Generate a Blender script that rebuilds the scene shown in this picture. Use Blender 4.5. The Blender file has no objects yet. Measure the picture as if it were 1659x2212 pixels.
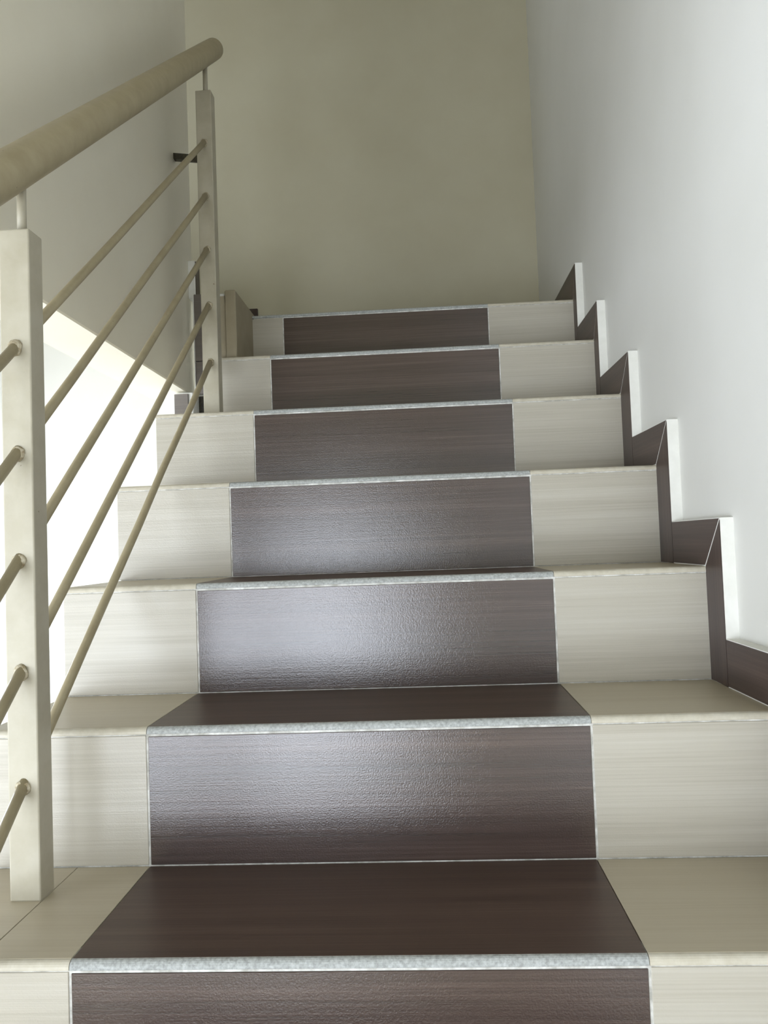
import bpy, bmesh, math, random
from mathutils import Vector, Matrix

random.seed(7)
scene = bpy.context.scene
COL = scene.collection

# ------------------------------------------------------------------ camera
cam_data = bpy.data.cameras.new('camera')
cam = bpy.data.objects.new('camera', cam_data)
COL.objects.link(cam)
cam_data.sensor_fit = 'VERTICAL'
cam_data.sensor_height = 24.0
cam_data.lens = 1703.27 * 24.0 / 2212.0
cam_data.clip_start = 0.02
cam_data.clip_end = 60
_r = Vector((0.99792939, 0.05295074, -0.03651236))
_u = Vector((0.03856680, -0.03831052, 0.99852136))
_f = Vector((-0.05147363, 0.99786198, 0.04027334))
cam.matrix_world = Matrix(((_r.x, _u.x, -_f.x, 0.04944617),
                           (_r.y, _u.y, -_f.y, -0.82772881),
                           (_r.z, _u.z, -_f.z, 0.61253101),
                           (0, 0, 0, 1)))
scene.camera = cam

# ------------------------------------------------------------------ daylight: overcast sky entering through the two windows
world = bpy.data.worlds.new('overcast_sky')
scene.world = world
world.use_nodes = True
_bg = world.node_tree.nodes['Background']
_bg.inputs['Color'].default_value = (0.83, 0.90, 1.0, 1)
_bg.inputs['Strength'].default_value = 11.0

# window openings (centre, width, height)
WIN_FRONT = dict(x0=-1.95, x1=-0.11, y=-2.62, z0=-0.71, z1=0.78)      # on the half landing below, behind the viewer
WIN_LEFT = dict(x=-2.0, y0=0.75, y1=2.12, z0=-0.50, z1=0.92)          # beside the lower flight
WIN_SIDE = dict(x=-2.0, y0=-2.2, y1=-0.3, z0=-0.45, z1=0.95)        # the same wall, nearer the half landing


def portal(name, loc, rot, sx, sy):
    li = bpy.data.lights.new(name, 'AREA')
    li.shape = 'RECTANGLE'
    li.size = sx
    li.size_y = sy
    li.cycles.is_portal = True
    o = bpy.data.objects.new(name, li)
    o.location = loc
    o.rotation_euler = rot
    COL.objects.link(o)
    return o


portal('window_daylight_front', ((WIN_FRONT['x0'] + WIN_FRONT['x1']) / 2, WIN_FRONT['y'] - 0.10, (WIN_FRONT['z0'] + WIN_FRONT['z1']) / 2),
       (math.radians(90), 0, 0), WIN_FRONT['x1'] - WIN_FRONT['x0'], WIN_FRONT['z1'] - WIN_FRONT['z0'])
portal('window_daylight_left', (WIN_LEFT['x'] - 0.10, (WIN_LEFT['y0'] + WIN_LEFT['y1']) / 2, (WIN_LEFT['z0'] + WIN_LEFT['z1']) / 2),
       (math.radians(90), 0, math.radians(-90)), WIN_LEFT['y1'] - WIN_LEFT['y0'], WIN_LEFT['z1'] - WIN_LEFT['z0'])

portal('window_daylight_side', (WIN_SIDE['x'] - 0.10, (WIN_SIDE['y0'] + WIN_SIDE['y1']) / 2, (WIN_SIDE['z0'] + WIN_SIDE['z1']) / 2),
       (math.radians(90), 0, math.radians(-90)), WIN_SIDE['y1'] - WIN_SIDE['y0'], WIN_SIDE['z1'] - WIN_SIDE['z0'])

scene.view_settings.view_transform = 'Standard'
scene.view_settings.look = 'None'
scene.view_settings.gamma = 1.0
scene.view_settings.use_curve_mapping = False
scene.view_settings.exposure = 0.0

# ------------------------------------------------------------------ materials


def srgb(r, g, b):
    def c(v):
        v /= 255.0
        return v / 12.92 if v <= 0.04045 else ((v + 0.055) / 1.055) ** 2.4
    return (c(r), c(g), c(b), 1.0)


class NT:
    def __init__(self, name):
        self.m = bpy.data.materials.new(name)
        self.m.use_nodes = True
        self.t = self.m.node_tree
        self.p = self.t.nodes['Principled BSDF']

    def n(self, typ, **kw):
        nd = self.t.nodes.new(typ)
        for k, v in kw.items():
            if k.startswith('i_'):
                nd.inputs[k[2:].replace('_', ' ')].default_value = v
            else:
                setattr(nd, k, v)
        return nd

    def l(self, a, b):
        self.t.links.new(a, b)

    def noise(self, vec, scale, detail=3.0, rough=0.55):
        nd = self.n('ShaderNodeTexNoise')
        nd.inputs['Scale'].default_value = scale
        nd.inputs['Detail'].default_value = detail
        nd.inputs['Roughness'].default_value = rough
        if vec is not None:
            self.l(vec, nd.inputs['Vector'])
        return nd.outputs['Fac']

    def pos(self, sx=1, sy=1, sz=1, rnd=True):
        g = self.n('ShaderNodeNewGeometry')
        m = self.n('ShaderNodeVectorMath', operation='MULTIPLY')
        self.l(g.outputs['Position'], m.inputs[0])
        m.inputs[1].default_value = (sx, sy, sz)
        out = m.outputs[0]
        if rnd:
            oi = self.n('ShaderNodeObjectInfo')
            k = self.n('ShaderNodeMath', operation='MULTIPLY')
            self.l(oi.outputs['Random'], k.inputs[0])
            k.inputs[1].default_value = 37.0
            a = self.n('ShaderNodeVectorMath', operation='ADD')
            self.l(out, a.inputs[0])
            self.l(k.outputs[0], a.inputs[1])
            out = a.outputs[0]
        return out

    def ramp(self, fac, stops):
        r = self.n('ShaderNodeValToRGB')
        el = r.color_ramp.elements
        el[0].position, el[0].color = stops[0]
        el[1].position, el[1].color = stops[-1]
        for p, c in stops[1:-1]:
            e = el.new(p)
            e.color = c
        self.l(fac, r.inputs['Fac'])
        return r.outputs['Color']

    def mix(self, fac, a, b, blend='MIX'):
        m = self.n('ShaderNodeMix', data_type='RGBA', blend_type=blend)
        for sock, v in ((m.inputs[0], fac), (m.inputs[6], a), (m.inputs[7], b)):
            if hasattr(v, 'is_output'):
                self.l(v, sock)
            else:
                sock.default_value = v
        return m.outputs[2]

    def add(self, a, b, wa=1.0, wb=1.0):
        x = self.n('ShaderNodeMath', operation='MULTIPLY')
        self.l(a, x.inputs[0])
        x.inputs[1].default_value = wa
        y = self.n('ShaderNodeMath', operation='MULTIPLY_ADD')
        self.l(b, y.inputs[0])
        y.inputs[1].default_value = wb
        self.l(x.outputs[0], y.inputs[2])
        return y.outputs[0]

    def bump(self, h, strength, dist):
        b = self.n('ShaderNodeBump')
        b.inputs['Strength'].default_value = strength
        b.inputs['Distance'].default_value = dist
        self.l(h, b.inputs['Height'])
        self.l(b.outputs['Normal'], self.p.inputs['Normal'])

    def color(self, c):
        if hasattr(c, 'is_output'):
            self.l(c, self.p.inputs['Base Color'])
        else:
            self.p.inputs['Base Color'].default_value = c

    def set(self, rough=0.5, spec=0.5, metal=0.0):
        self.p.inputs['Roughness'].default_value = rough
        self.p.inputs['Specular IOR Level'].default_value = spec
        self.p.inputs['Metallic'].default_value = metal
        return self.m


def tile_mat(name, stops, axis, rough, spec, bump, peel, speck=None):
    """Glazed tile with fine streaks running along one axis (0 = x, 1 = y, 2 = z)."""
    t = NT(name)
    hi, lo = 330.0, 3.0
    s = [hi, hi, hi]
    s[axis] = lo
    v = t.pos(*s)
    fine = t.noise(v, 1.0, 4.0, 0.7)
    s2 = [34.0, 34.0, 34.0]
    s2[axis] = 0.8
    broad = t.noise(t.pos(*s2), 1.0, 2.0, 0.5)
    fac = t.add(fine, broad, 0.55, 0.45)
    c = t.ramp(fac, stops)
    if speck is not None:
        sp = t.noise(t.pos(60, 60, 60), 1.0, 1.0, 0.5)
        m = t.ramp(sp, [(0.80, (0, 0, 0, 1)), (0.84, (1, 1, 1, 1))])
        c = t.mix(m, c, speck)
    t.color(c)
    iso = t.noise(t.pos(1, 1, 1), 480.0, 2.0, 0.6)
    h = t.add(fine, iso, 0.8, peel)
    t.bump(h, bump, 0.0012)
    return t.set(rough, spec)


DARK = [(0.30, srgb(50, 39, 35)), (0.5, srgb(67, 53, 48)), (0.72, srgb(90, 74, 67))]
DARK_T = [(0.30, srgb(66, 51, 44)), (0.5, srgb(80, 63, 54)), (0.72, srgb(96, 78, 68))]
LIGHT = [(0.30, srgb(168, 161, 146)), (0.5, srgb(182, 176, 162)), (0.72, srgb(194, 189, 177))]
LIGHT_T = [(0.30, srgb(178, 167, 144)), (0.5, srgb(185, 175, 153)), (0.72, srgb(191, 182, 161))]
M = {}
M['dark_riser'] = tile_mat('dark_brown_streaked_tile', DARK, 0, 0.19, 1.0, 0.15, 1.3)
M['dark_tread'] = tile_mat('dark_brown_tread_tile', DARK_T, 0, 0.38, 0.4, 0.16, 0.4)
M['light_riser'] = tile_mat('cream_streaked_tile', LIGHT, 0, 0.30, 0.6, 0.28, 0.5)
M['light_tread'] = tile_mat('cream_tread_tile', LIGHT_T, 0, 0.40, 0.4, 0.10, 0.3, speck=srgb(120, 112, 98))
M['skirt_h'] = tile_mat('dark_brown_skirting_tile', DARK, 1, 0.36, 0.45, 0.2, 0.3)
M['skirt_v'] = tile_mat('dark_brown_upright_skirting_tile', DARK, 2, 0.36, 0.45, 0.2, 0.3)
M['pier_tile'] = tile_mat('grey_brown_pier_tile', [(0.3, srgb(104, 98, 92)), (0.7, srgb(124, 116, 110))], 0, 0.4, 0.4, 0.2, 0.3)


def plain(name, c1, c2, scale, rough, spec, bump=0.0, dist=0.001, bscale=120, spots=None):
    t = NT(name)
    v = t.pos(1, 1, 1, rnd=False)
    c = t.ramp(t.noise(v, scale, 4.0, 0.6), [(0.35, c1), (0.68, c2)])
    if spots is not None:
        sc, thr, col = spots
        m = t.ramp(t.noise(v, sc, 2.0, 0.6), [(thr, (0, 0, 0, 1)), (thr + 0.03, (1, 1, 1, 1))])
        c = t.mix(m, c, col)
    t.color(c)
    if bump > 0:
        t.bump(t.noise(v, bscale, 3.0, 0.6), bump, dist)
    return t.set(rough, spec)


M['wall'] = plain('cream_wall_paint', srgb(192, 186, 163), srgb(198, 193, 171), 3.0, 0.7, 0.25, 0.10, 0.002, 45)
M['wall_white'] = plain('white_wall_paint', srgb(218, 217, 211), srgb(223, 222, 217), 2.2, 0.6, 0.3, 0.12, 0.002, 30)
M['wall_partition'] = plain('pale_cream_wall_paint', srgb(234, 228, 210), srgb(238, 233, 216), 3.0, 0.65, 0.3, 0.10, 0.002, 45)
M['kerb'] = plain('shade_toned_plaster', srgb(156, 146, 124), srgb(166, 156, 134), 12, 0.7, 0.25, 0.15, 0.001, 120)  # plaster with the shade on kerb and pier return put into its colour
M['plaster'] = plain('white_painted_plaster', srgb(228, 227, 220), srgb(236, 235, 229), 25, 0.65, 0.3, 0.25, 0.001, 160)
M['grout'] = plain('pale_grout', srgb(176, 174, 166), srgb(232, 231, 226), 60, 0.9, 0.1, 0.3, 0.001, 500)
M['grout_dirty'] = plain('dirty_grout', srgb(150, 146, 132), srgb(208, 205, 192), 28, 0.9, 0.1, 0.3, 0.001, 500)
M['nosing_grey'] = plain('ground_ceramic_edge', srgb(146, 148, 145), srgb(184, 187, 185), 260, 0.55, 0.4, 0.3, 0.0008, 500)
M['nosing_cream'] = plain('cream_tile_edge', srgb(190, 183, 165), srgb(204, 198, 182), 80, 0.4, 0.45, 0.1, 0.0005, 300)
M['paint'] = plain('lit_cream_metal_paint', srgb(172, 165, 145), srgb(181, 175, 157), 30, 0.42, 0.45, 0.10, 0.0006, 180,  # railing paint, lightened to carry the light on the post fronts
                   spots=(95.0, 0.745, srgb(120, 108, 86)))
M['rail_paint_shaded'] = plain('shaded_cream_metal_paint', srgb(158, 146, 117), srgb(168, 157, 128), 30, 0.42, 0.45, 0.10, 0.0006, 180,  # same paint as the posts, darkened to carry the shade on the rails
                        spots=(110.0, 0.75, srgb(95, 82, 60)))
M['weld'] = plain('rusty_cream_weld', srgb(150, 134, 104), srgb(206, 199, 178), 180, 0.55, 0.4, 0.6, 0.001, 400)
M['iron'] = plain('dark_iron_and_gap_shade', srgb(40, 36, 26), srgb(72, 66, 48), 200, 0.45, 0.5, 0.4, 0.001, 300)  # raw iron of the lug; also the painted shade under the pier
M['concrete'] = plain('grey_concrete', srgb(150, 147, 138), srgb(170, 167, 158), 20, 0.9, 0.1, 0.3, 0.002, 80)
M['frame'] = plain('white_window_frame', srgb(225, 225, 222), srgb(232, 232, 229), 10, 0.4, 0.4)
_g = NT('thin_window_glass')
_tr = _g.n('ShaderNodeBsdfTransparent')
_gl = _g.n('ShaderNodeBsdfGlossy')
_gl.inputs['Roughness'].default_value = 0.02
_mx = _g.n('ShaderNodeMixShader')
_mx.inputs[0].default_value = 0.06
_g.l(_tr.outputs[0], _mx.inputs[1])
_g.l(_gl.outputs[0], _mx.inputs[2])
_g.l(_mx.outputs[0], _g.t.nodes['Material Output'].inputs['Surface'])
M['glass'] = _g.m

# ------------------------------------------------------------------ mesh helpers


def link(name, bm, mat, parent=None, smooth=False):
    me = bpy.data.meshes.new(name)
    bmesh.ops.recalc_face_normals(bm, faces=bm.faces)
    if smooth:
        for f in bm.faces:
            f.smooth = True
    bm.to_mesh(me)
    bm.free()
    o = bpy.data.objects.new(name, me)
    for m in (mat if isinstance(mat, (list, tuple)) else [mat]):
        me.materials.append(M[m])
    COL.objects.link(o)
    if parent is not None:
        o.parent = parent
        o.matrix_parent_inverse = Matrix.Translation(-parent.location) if parent.parent is None else Matrix.Translation(-world_loc(parent))
    return o


def world_loc(o):
    v = Vector(o.location)
    return v


def tag(o, label, category, kind=None, group=None):
    if label:
        o['label'] = label
    if category:
        o['category'] = category
    if kind:
        o['kind'] = kind
    if group:
        o['group'] = group
    return o


def empty(name, loc):
    o = bpy.data.objects.new(name, None)
    o.location = loc
    o.empty_display_size = 0.1
    COL.objects.link(o)
    return o


def add_box(bm, x0, x1, y0, y1, z0, z1, bevel=0.0, seg=1):
    r = bmesh.ops.create_cube(bm, size=1.0)
    vs = r['verts']
    for v in vs:
        v.co = Vector((x0 + (v.co.x + .5) * (x1 - x0), y0 + (v.co.y + .5) * (y1 - y0), z0 + (v.co.z + .5) * (z1 - z0)))
    if bevel > 0:
        es = list({e for v in vs for e in v.link_edges})
        bmesh.ops.bevel(bm, geom=es, offset=bevel, segments=seg, profile=0.5, affect='EDGES')


def box(name, mat, x0, x1, y0, y1, z0, z1, parent=None, bevel=0.0, seg=1):
    bm = bmesh.new()
    add_box(bm, x0, x1, y0, y1, z0, z1, bevel, seg)
    return link(name, bm, mat, parent)


def prism_x(bm, pts, x0, x1):
    """Extrude a closed (y, z) outline from x0 to x1."""
    a = [bm.verts.new((x0, y, z)) for y, z in pts]
    b = [bm.verts.new((x1, y, z)) for y, z in pts]
    n = len(pts)
    for i in range(n):
        j = (i + 1) % n
        bm.faces.new((a[i], a[j], b[j], b[i]))
    bm.faces.new(a[::-1])
    bm.faces.new(b)


def tube(bm, path, radii, seg=16, cap=True):
    """Tube of varying radius along a list of points."""
    rings = []
    n = len(path)
    up = Vector((1, 0, 0))
    for i, p in enumerate(path):
        d = (path[min(i + 1, n - 1)] - path[max(i - 1, 0)]).normalized()
        a = up if abs(d.dot(up)) < 0.9 else Vector((0, 0, 1))
        s = d.cross(a).normalized()
        t = s.cross(d).normalized()
        r = radii[i] if isinstance(radii, (list, tuple)) else radii
        rings.append([bm.verts.new(p + (s * math.cos(k * 2 * math.pi / seg) + t * math.sin(k * 2 * math.pi / seg)) * r) for k in range(seg)])
    for i in range(n - 1):
        for k in range(seg):
            bm.faces.new((rings[i][k], rings[i][(k + 1) % seg], rings[i + 1][(k + 1) % seg], rings[i + 1][k]))
    if cap:
        bm.faces.new(rings[0][::-1])
        bm.faces.new(rings[-1])


# ------------------------------------------------------------------ dimensions
R, T = 0.186, 0.24413
XWALL, XSK = 0.5246, 0.5036          # right wall plane, face of its skirting tiles
XE = -0.5700                         # open left end of the steps
YB = 2.225                           # back wall
ZF = -4 * R                          # half landing below
ZC = 3.9
ZOFF = [0.0, 0.001, -0.001, 0.003, 0.004, 0.006, 0.001]
XLS = [-0.3416, -0.3421, -0.3402, -0.3391, -0.3384, -0.3420, -0.3474]
XRS = [0.2587, 0.2596, 0.2575, 0.2591, 0.2593, 0.2593, 0.2570]


def ztop(i):
    return (i + 1) * R + (ZOFF[i] if 0 <= i <= 6 else 0.0)


# ------------------------------------------------------------------ the room shell


def struct(o, label, cat=None):
    o['kind'] = 'structure'
    o['label'] = label
    if cat:
        o['category'] = cat
    return o


struct(box('wall_right', 'wall_white', XWALL, XWALL + 0.15, -2.75, YB + 0.15, ZF - 0.1, ZC), 'tall white painted wall rising along the right of the stairs', 'wall')
struct(box('wall_outer', 'wall_white', -2.15, -0.86, YB, YB + 0.15, ZF - 0.1, ZC), 'bright white wall seen through the gap under the hanging wall', 'wall')
struct(box('wall_back', 'wall', -0.86, XWALL, YB, YB + 0.15, ZF - 0.1, ZC), 'cream painted wall behind the top landing', 'wall')
struct(box('ceiling', 'wall', -2.15, XWALL + 0.15, -2.75, YB + 0.15, ZC, ZC + 0.12), 'plain ceiling over the stairwell', 'ceiling')
struct(box('floor', 'light_tread', -2.15, XWALL, -2.75, YB, ZF - 0.12, ZF), 'cream tiled half landing at the foot of the stairs', 'floor')

W = WIN_FRONT
bm = bmesh.new()
add_box(bm, -2.15, W['x0'], W['y'] - 0.15, W['y'], ZF, ZC)
add_box(bm, W['x1'], XWALL, W['y'] - 0.15, W['y'], ZF, ZC)
add_box(bm, W['x0'], W['x1'], W['y'] - 0.15, W['y'], ZF, W['z0'])
add_box(bm, W['x0'], W['x1'], W['y'] - 0.15, W['y'], W['z1'], ZC)
struct(link('wall_front', bm, 'wall'), 'cream wall with a window on the half landing', 'wall')
W, V = WIN_LEFT, WIN_SIDE
bm = bmesh.new()
for y0, y1 in ((-2.62, V['y0']), (V['y1'], W['y0']), (W['y1'], YB)):
    add_box(bm, W['x'] - 0.15, W['x'], y0, y1, ZF, ZC)
for w in (W, V):
    add_box(bm, W['x'] - 0.15, W['x'], w['y0'], w['y1'], ZF, w['z0'])
    add_box(bm, W['x'] - 0.15, W['x'], w['y0'], w['y1'], w['z1'], ZC)
struct(link('wall_left', bm, 'wall_white'), 'white outer wall of the stairwell with two windows', 'wall')


def window(name, along, a0, a1, z0, z1, d, label):
    """Frame with one mullion and two panes set in an opening; along = 'x' or 'y', d = position across."""
    def bx(bm, p0, p1, q0, q1, t0, t1):
        if along == 'x':
            add_box(bm, p0, p1, d + t0, d + t1, q0, q1, 0.003)
        else:
            add_box(bm, d + t0, d + t1, p0, p1, q0, q1, 0.003)
    bm = bmesh.new()
    fw = 0.045
    bx(bm, a0, a0 + fw, z0, z1, -0.03, 0.03)
    bx(bm, a1 - fw, a1, z0, z1, -0.03, 0.03)
    bx(bm, a0 + fw, a1 - fw, z0, z0 + fw, -0.03, 0.03)
    bx(bm, a0 + fw, a1 - fw, z1 - fw, z1, -0.03, 0.03)
    c = (a0 + a1) / 2
    bx(bm, c - 0.02, c + 0.02, z0 + fw, z1 - fw, -0.025, 0.025)
    w = link(name, bm, 'frame')
    struct(w, label, 'window')
    for s0, s1 in ((a0 + fw, c - 0.02), (c + 0.02, a1 - fw)):
        bm = bmesh.new()
        bx(bm, s0, s1, z0 + fw, z1 - fw, -0.002, 0.002)
        link('pane', bm, 'glass', w)
    return w


W = WIN_FRONT
window('window_1', 'x', W['x0'], W['x1'], W['z0'], W['z1'], W['y'] - 0.075, 'white framed window on the half landing behind the viewer')
W = WIN_LEFT
window('window_2', 'y', W['y0'], W['y1'], W['z0'], W['z1'], W['x'] - 0.075, 'white framed window beside the lower flight')

W = WIN_SIDE
window('window_3', 'y', W['y0'], W['y1'], W['z0'], W['z1'], W['x'] - 0.075, 'wide white framed window left of the half landing')

# hanging wall between the two flights: level bottom edge, its end stops short of the landing
XP0, XP1 = -0.702, -0.576
bm = bmesh.new()
add_box(bm, XP0, XP1, 0.05, 1.325, 1.04, ZC, 0.003)
struct(link('wall_partition', bm, 'wall_partition'), 'cream wall hanging beside the railing with a level bottom edge', 'wall')

# ------------------------------------------------------------------ staircase
stairs = empty('staircase', (0, 0, ZF))
tag(stairs, 'straight flight of steps tiled in dark brown and cream', 'staircase', kind='structure')


def nosing(name, mat, x0, x1, y, z, parent, th=0.009, depth=0.03):
    """Front strip of a tread tile with its ground, rounded edge."""
    rr = 0.0075
    pts = [(y + depth, z - th), (y + 0.0005, z - th), (y, z - th + 0.0005), (y, z - rr)]
    for k in range(1, 5):
        a = k / 5 * math.pi / 2
        pts.append((y + rr - rr * math.cos(a), z - rr + rr * math.sin(a)))
    pts += [(y + rr, z), (y + depth, z)]
    bm = bmesh.new()
    prism_x(bm, pts, x0, x1)
    return link(name, bm, mat, parent)


GAP = 0.0013
for i in range(-4, 7):
    k = min(max(i, 0), 6)
    xl, xr = XLS[k], XRS[k]
    x_left = XE
    if i == 5:
        x_left = -0.487
    if i == 6:
        x_left = -0.4389
    y, zb, zt = i * T, (ztop(i - 1) if i > -4 else ZF), ztop(i)
    last = i == 6
    y_end = (i + 1) * T + 0.010 if not last else YB
    # concrete body with its pale bedding grout
    bm = bmesh.new()
    prism_x(bm, [(y + 0.0012, zb - 0.07), (y + 0.0012, zt - 0.0035), (y_end, zt - 0.0035), (y_end, zb - 0.07)], x_left + 0.004, XWALL)
    step = link('landing' if last else 'step', bm, 'grout', stairs)
    segs = [('light', x_left, xl), ('dark', xl, xr), ('light', xr, XSK + 0.004)]
    if i == 0:
        segs = [('light', x_left, -0.4425), ('light', -0.4425, xl), ('dark', xl, xr), ('light', xr, XSK + 0.004)]
    for c, x0, x1 in segs:
        g0 = GAP if x0 > x_left else 0
        # riser tile: left joint is wider where dark meets cream
        if not (i == 0 and x1 == -0.4425):
            rx0 = x_left if (i == 0 and x0 == -0.4425) else x0
            box('riser_tile', c + '_riser', rx0 + (0.0017 if rx0 > x_left else 0), x1 - GAP, y, y + 0.009, zb + 0.0016, zt - 0.0125 + (0.0015 if c == 'light' else 0), step, 0.0006)
        nosing('nosing', 'nosing_grey' if c == 'dark' or (last and x0 == x_left) else 'nosing_cream', x0 + g0 * 0.3, x1 - GAP * 0.3, y - 0.0015, zt, step)  # grey on the landing's left cream edge stands in for shade
        box('tread_tile', c + '_tread', x0 + g0 * 0.4, x1 - GAP * 0.4, y + 0.0065, y_end - 0.0105 if not last else YB - 0.002, zt - 0.009, zt + 0.0003, step, 0.0004)

# ------------------------------------------------------------------ stepped skirting on the right wall
DY = {-4: .075, -3: .075, -2: .075, -1: .075, 0: .075, 1: .075, 2: .072, 3: .078, 4: .078, 5: .049, 6: .046}
DZ = {-4: .075, -3: .075, -2: .075, -1: .075, 0: .075, 1: .073, 2: .076, 3: .076, 4: .077, 5: .085, 6: .089}
bm = bmesh.new()
for i in range(-4, 7):
    y = i * T
    zt = ztop(i)
    zlow = (ztop(i - 1) if i > -4 else ZF)
    ynext = (i + 1) * T - DY[i + 1] if i < 6 else YB
    # upright leg, then level leg
    add_box(bm, XSK + 0.0008, XWALL, y - DY[i], y + 0.02, zlow, zt + DZ[i] + 0.0012)
    add_box(bm, XSK + 0.0008, XWALL, y + 0.018, ynext + 0.03 if i < 6 else YB, zt - 0.02, zt + DZ[i] + 0.0012)
trim = link('trim_1', bm, 'plaster')
struct(trim, 'stepped skirting with white painted edges along the right wall', 'skirting')


def tile_yz(name, mat, pts, parent, x0=XSK, x1=XSK + 0.004):
    bm = bmesh.new()
    prism_x(bm, pts, x0, x1)
    return link(name, bm, mat, parent)


G = 0.0014
for i in range(-4, 7):
    y, zt = i * T, ztop(i)
    zlow = (ztop(i - 1) if i > -4 else ZF)
    dy, dz = DY[i], DZ[i]
    # upright tile, cut on a mitre at the nosing
    tile_yz('skirting_tile', 'skirt_v', [(y - dy + 0.001, zlow + 0.001), (y - 0.0005, zlow + 0.001), (y - 0.0005, zt), (y - dy + 0.001, zt + dz - 0.002)], trim)
    # level tile on the tread
    if i < 6:
        dyn = DY[i + 1]
        yn = (i + 1) * T
        zi = zt + dz
        tile_yz('skirting_tile', 'skirt_h', [(y + G * 2.4, zt + 0.002), (yn - dyn - G * 0.5, zt + 0.002), (yn - dyn - G * 0.5, zi), (y - dy + 0.001 + G * 2.6, zi)], trim)
    else:
        tile_yz('skirting_tile', 'skirt_h', [(y + G * 2.4, zt + 0.002), (YB - 0.001, zt + 0.002), (YB - 0.001, zt + dz), (y - dy + 0.001 + G * 2.6, zt + dz)], trim)

# ------------------------------------------------------------------ kerb and dark tiled pier at the open end of the landing
kerb = link('trim_2', (lambda b: (add_box(b, -0.4685, -0.4389, 1.2553, 1.60, ztop(5) - 0.002, 1.3135, 0.0025), b)[1])(bmesh.new()), 'kerb')
struct(kerb, 'narrow cream kerb standing on the sixth tread beside the landing', 'kerb')

pier = link('trim_3', (lambda b: (add_box(b, -0.556, -0.4705, 1.268, 1.60, 1.034, 1.309, 0.002), b)[1])(bmesh.new()), 'plaster')
struct(pier, 'low pier faced with dark tile behind the upper railing post', 'pier')
box('pier_tile', 'pier_tile', -0.5535, -0.4905, 1.256, 1.268, 1.1245, 1.3065, pier, 0.0008)
box('pier_tile', 'pier_tile', -0.5525, -0.4905, 1.256, 1.268, 1.034, 1.1215, pier, 0.0008)
box('pier_gap_shade', 'iron', -0.556, -0.4715, 1.29, 1.60, 0.90, 1.034, pier)  # dark block standing in for the shade in the gap below the pier
box('pier_return', 'kerb', -0.4895, -0.4690, 1.262, 1.268, 1.034, 1.300, pier, 0.001)  # shaded plaster strip, its shade painted in as darker tan
box('pier_edge', 'plaster', -0.5565, -0.5535, 1.2555, 1.269, 1.036, 1.308, pier, 0.0006)

bm = bmesh.new()
add_box(bm, -0.62, -0.4389, 1.60, YB, ZF, 1.300)
add_box(bm, -0.70, -0.62, 1.60, YB, 1.20, 1.300)
side = link('wall_landing', bm, 'wall')
struct(side, 'cream side of the top landing behind the pier', 'wall')

# the next flight, turning off to the left of the landing behind the hanging wall
for k in range(5):
    xa, xb = -0.70 - 0.24413 * k, -0.70 - 0.24413 * (k + 1)
    za, zb_ = 1.20 + R * k, 1.20 + R * (k + 1)
    zt_ = 1.302 + R * (k + 1)
    bm = bmesh.new()
    p = [(xa, za), (xa, zt_), (xb, zt_), (xb, zb_)]
    lo_ = [bm.verts.new((x, 1.60, z)) for x, z in p]
    hi_ = [bm.verts.new((x, YB, z)) for x, z in p]
    for j in range(4):
        bm.faces.new((lo_[j], lo_[(j + 1) % 4], hi_[(j + 1) % 4], hi_[j]))
    bm.faces.new(lo_)
    bm.faces.new(hi_)
    if k == 0:
        upper = empty('upper_staircase', (-0.70, 1.9, 1.30))
        tag(upper, 'next flight turning off behind the hanging wall', 'staircase', kind='structure')
    link('step', bm, 'wall', upper)

# upright skirting piece on the end of the hanging wall
up = link('trim_4', (lambda b: (add_box(b, XP1, -0.556, 1.285, 1.325, 1.305, 1.411, 0.0015), b)[1])(bmesh.new()), 'plaster')
struct(up, 'white edged skirting on the end of the hanging wall', 'skirting')
box('skirting_tile', 'skirt_h', -0.556, -0.5545, 1.287, 1.325, 1.305, 1.409, up)

# small tiled upstand at the left end of the fifth tread
ups = link('trim_5', (lambda b: (add_box(b, -0.6085, -0.5565, 1.236, 1.60, ztop(4) - 0.03, 1.036, 0.002), b)[1])(bmesh.new()), 'plaster')
struct(ups, 'small grey tiled upstand with white edges under the hanging wall', 'upstand')
box('upstand_tile', 'pier_tile', -0.6055, -0.568, 1.229, 1.236, ztop(4) - 0.02, 1.031, ups, 0.0008)

# skirting end on the back wall where the next flight turns off
sk = box('trim_6', 'skirt_h', -0.70, -0.577, YB - 0.012, YB, 1.40, 1.556, None, 0.0008)
struct(sk, 'end of dark skirting tile on the back wall beside the kerb', 'skirting')

# ------------------------------------------------------------------ railing
XC, PW, PD = -0.4626, 0.0198, 0.036
rail = empty('stair_railing', (XC, 0.16, ztop(0)))
tag(rail, 'cream metal stair railing with round handrail, square posts and five bars', 'railing')


def post(y, z0, z1):
    bm = bmesh.new()
    add_box(bm, XC - PW, XC + PW, y, y + PD, z0, z1, 0.002, 2)
    p = link('post', bm, 'paint', rail)
    bm = bmesh.new()
    yc = y + PD / 2
    hz = 1.0867 + 0.792 * (yc - 0.1116)
    tube(bm, [Vector((XC + 0.002, yc, z1 - 0.002)), Vector((XC + 0.002, yc, hz - 0.02))], 0.0060, 14)
    link('post_pin', bm, 'paint', p, True)
    return p


POSTS = [(-0.789, -3 * R, 0.305), (0.1417, ztop(0), 1.033), (1.0720, ztop(4), 1.7605)]
for a in POSTS:
    post(*a)

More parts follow.
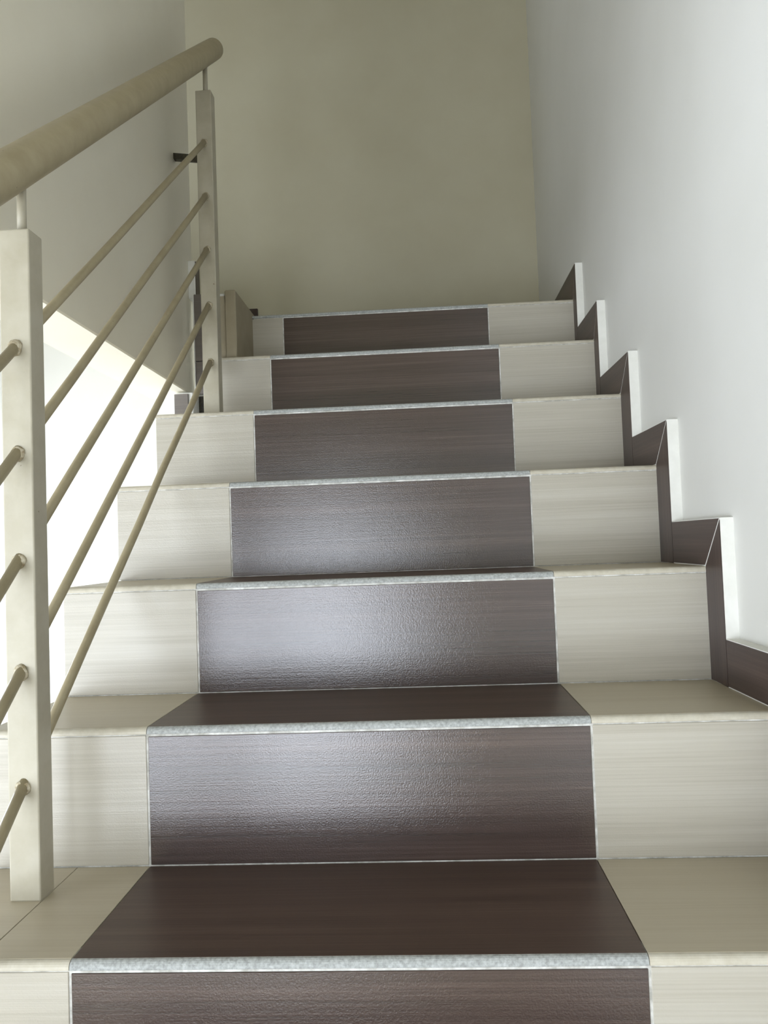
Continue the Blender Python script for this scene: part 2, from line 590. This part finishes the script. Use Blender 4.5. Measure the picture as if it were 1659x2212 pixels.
# handrail with a domed upper end
bm = bmesh.new()
d = Vector((0, 1, 0.792)).normalized()
HR = 0.0265
p0 = Vector((XC, -1.0, 1.0867 + 0.792 * (-1.0 - 0.1116)))
p1 = Vector((XC, 1.188, 1.0867 + 0.792 * (1.188 - 0.1116)))
path, rad = [], []
for t_, r_ in ((0.012, 0.5), (0.004, 0.85), (0.0, 0.97)):
    path.append(p0 - d * t_ + d * 0.012)
    rad.append(HR * r_)
for k in range(0, 13):
    path.append(p0.lerp(p1, (k + 0.3) / 12.6))
    rad.append(HR)
for t_, r_ in ((0.0, 0.99), (0.005, 0.94), (0.009, 0.84), (0.0125, 0.66), (0.015, 0.4)):
    path.append(p1 + d * t_)
    rad.append(HR * r_)
tube(bm, path, rad, 28)
link('handrail', bm, 'rail_paint_shaded', rail, True)

BZ = [0.880, 0.745, 0.609, 0.470, 0.328]
SL = 0.803


def weld(y, z):
    bm = bmesh.new()
    bmesh.ops.create_icosphere(bm, subdivisions=2, radius=1.0)
    rnd = random.Random(int((y * 7 + z) * 1000))
    for v in bm.verts:
        n = v.co.copy()
        s = 1 + rnd.uniform(-0.16, 0.16)
        v.co = Vector((XC + n.x * 0.0095 * s, y + n.y * 0.006 * s, z + n.z * 0.0105 * s - 0.001))
    link('weld', bm, 'weld', rail, True)


for b, z in enumerate(BZ):
    for a in (0, 1):
        y0 = POSTS[a][0] + PD - 0.004
        y1 = POSTS[a + 1][0] + 0.004
        zz = lambda y: z + SL * (y - 0.1417)
        bm = bmesh.new()
        n = 7
        pts = [Vector((XC + random.uniform(-.0006, .0006), y0 + (y1 - y0) * k / n, zz(y0 + (y1 - y0) * k / n) + random.uniform(-.0006, .0006))) for k in range(n + 1)]
        tube(bm, pts, 0.0069, 14)
        link('rail_bar', bm, 'rail_paint_shaded', rail, True)
        weld(POSTS[a + 1][0] - 0.001, zz(POSTS[a + 1][0]) - 0.001)

# flat iron lug that ties the upper post to the hanging wall
bm = bmesh.new()
a = [(-0.470, 1.094, 1.598), (-0.474, 1.106, 1.598), (-0.590, 1.212, 1.663), (-0.590, 1.194, 1.663)]
lo = [bm.verts.new((x, y, z - 0.0075)) for x, y, z in a]
hi = [bm.verts.new((x, y, z + 0.0075)) for x, y, z in a]
for k in range(4):
    j = (k + 1) % 4
    bm.faces.new((lo[k], lo[j], hi[j], hi[k]))
bm.faces.new(lo[::-1])
bm.faces.new(hi)
lug = link('wall_lug', bm, 'iron', rail)
lug['label'] = 'dark iron lug from the upper post into the wall'
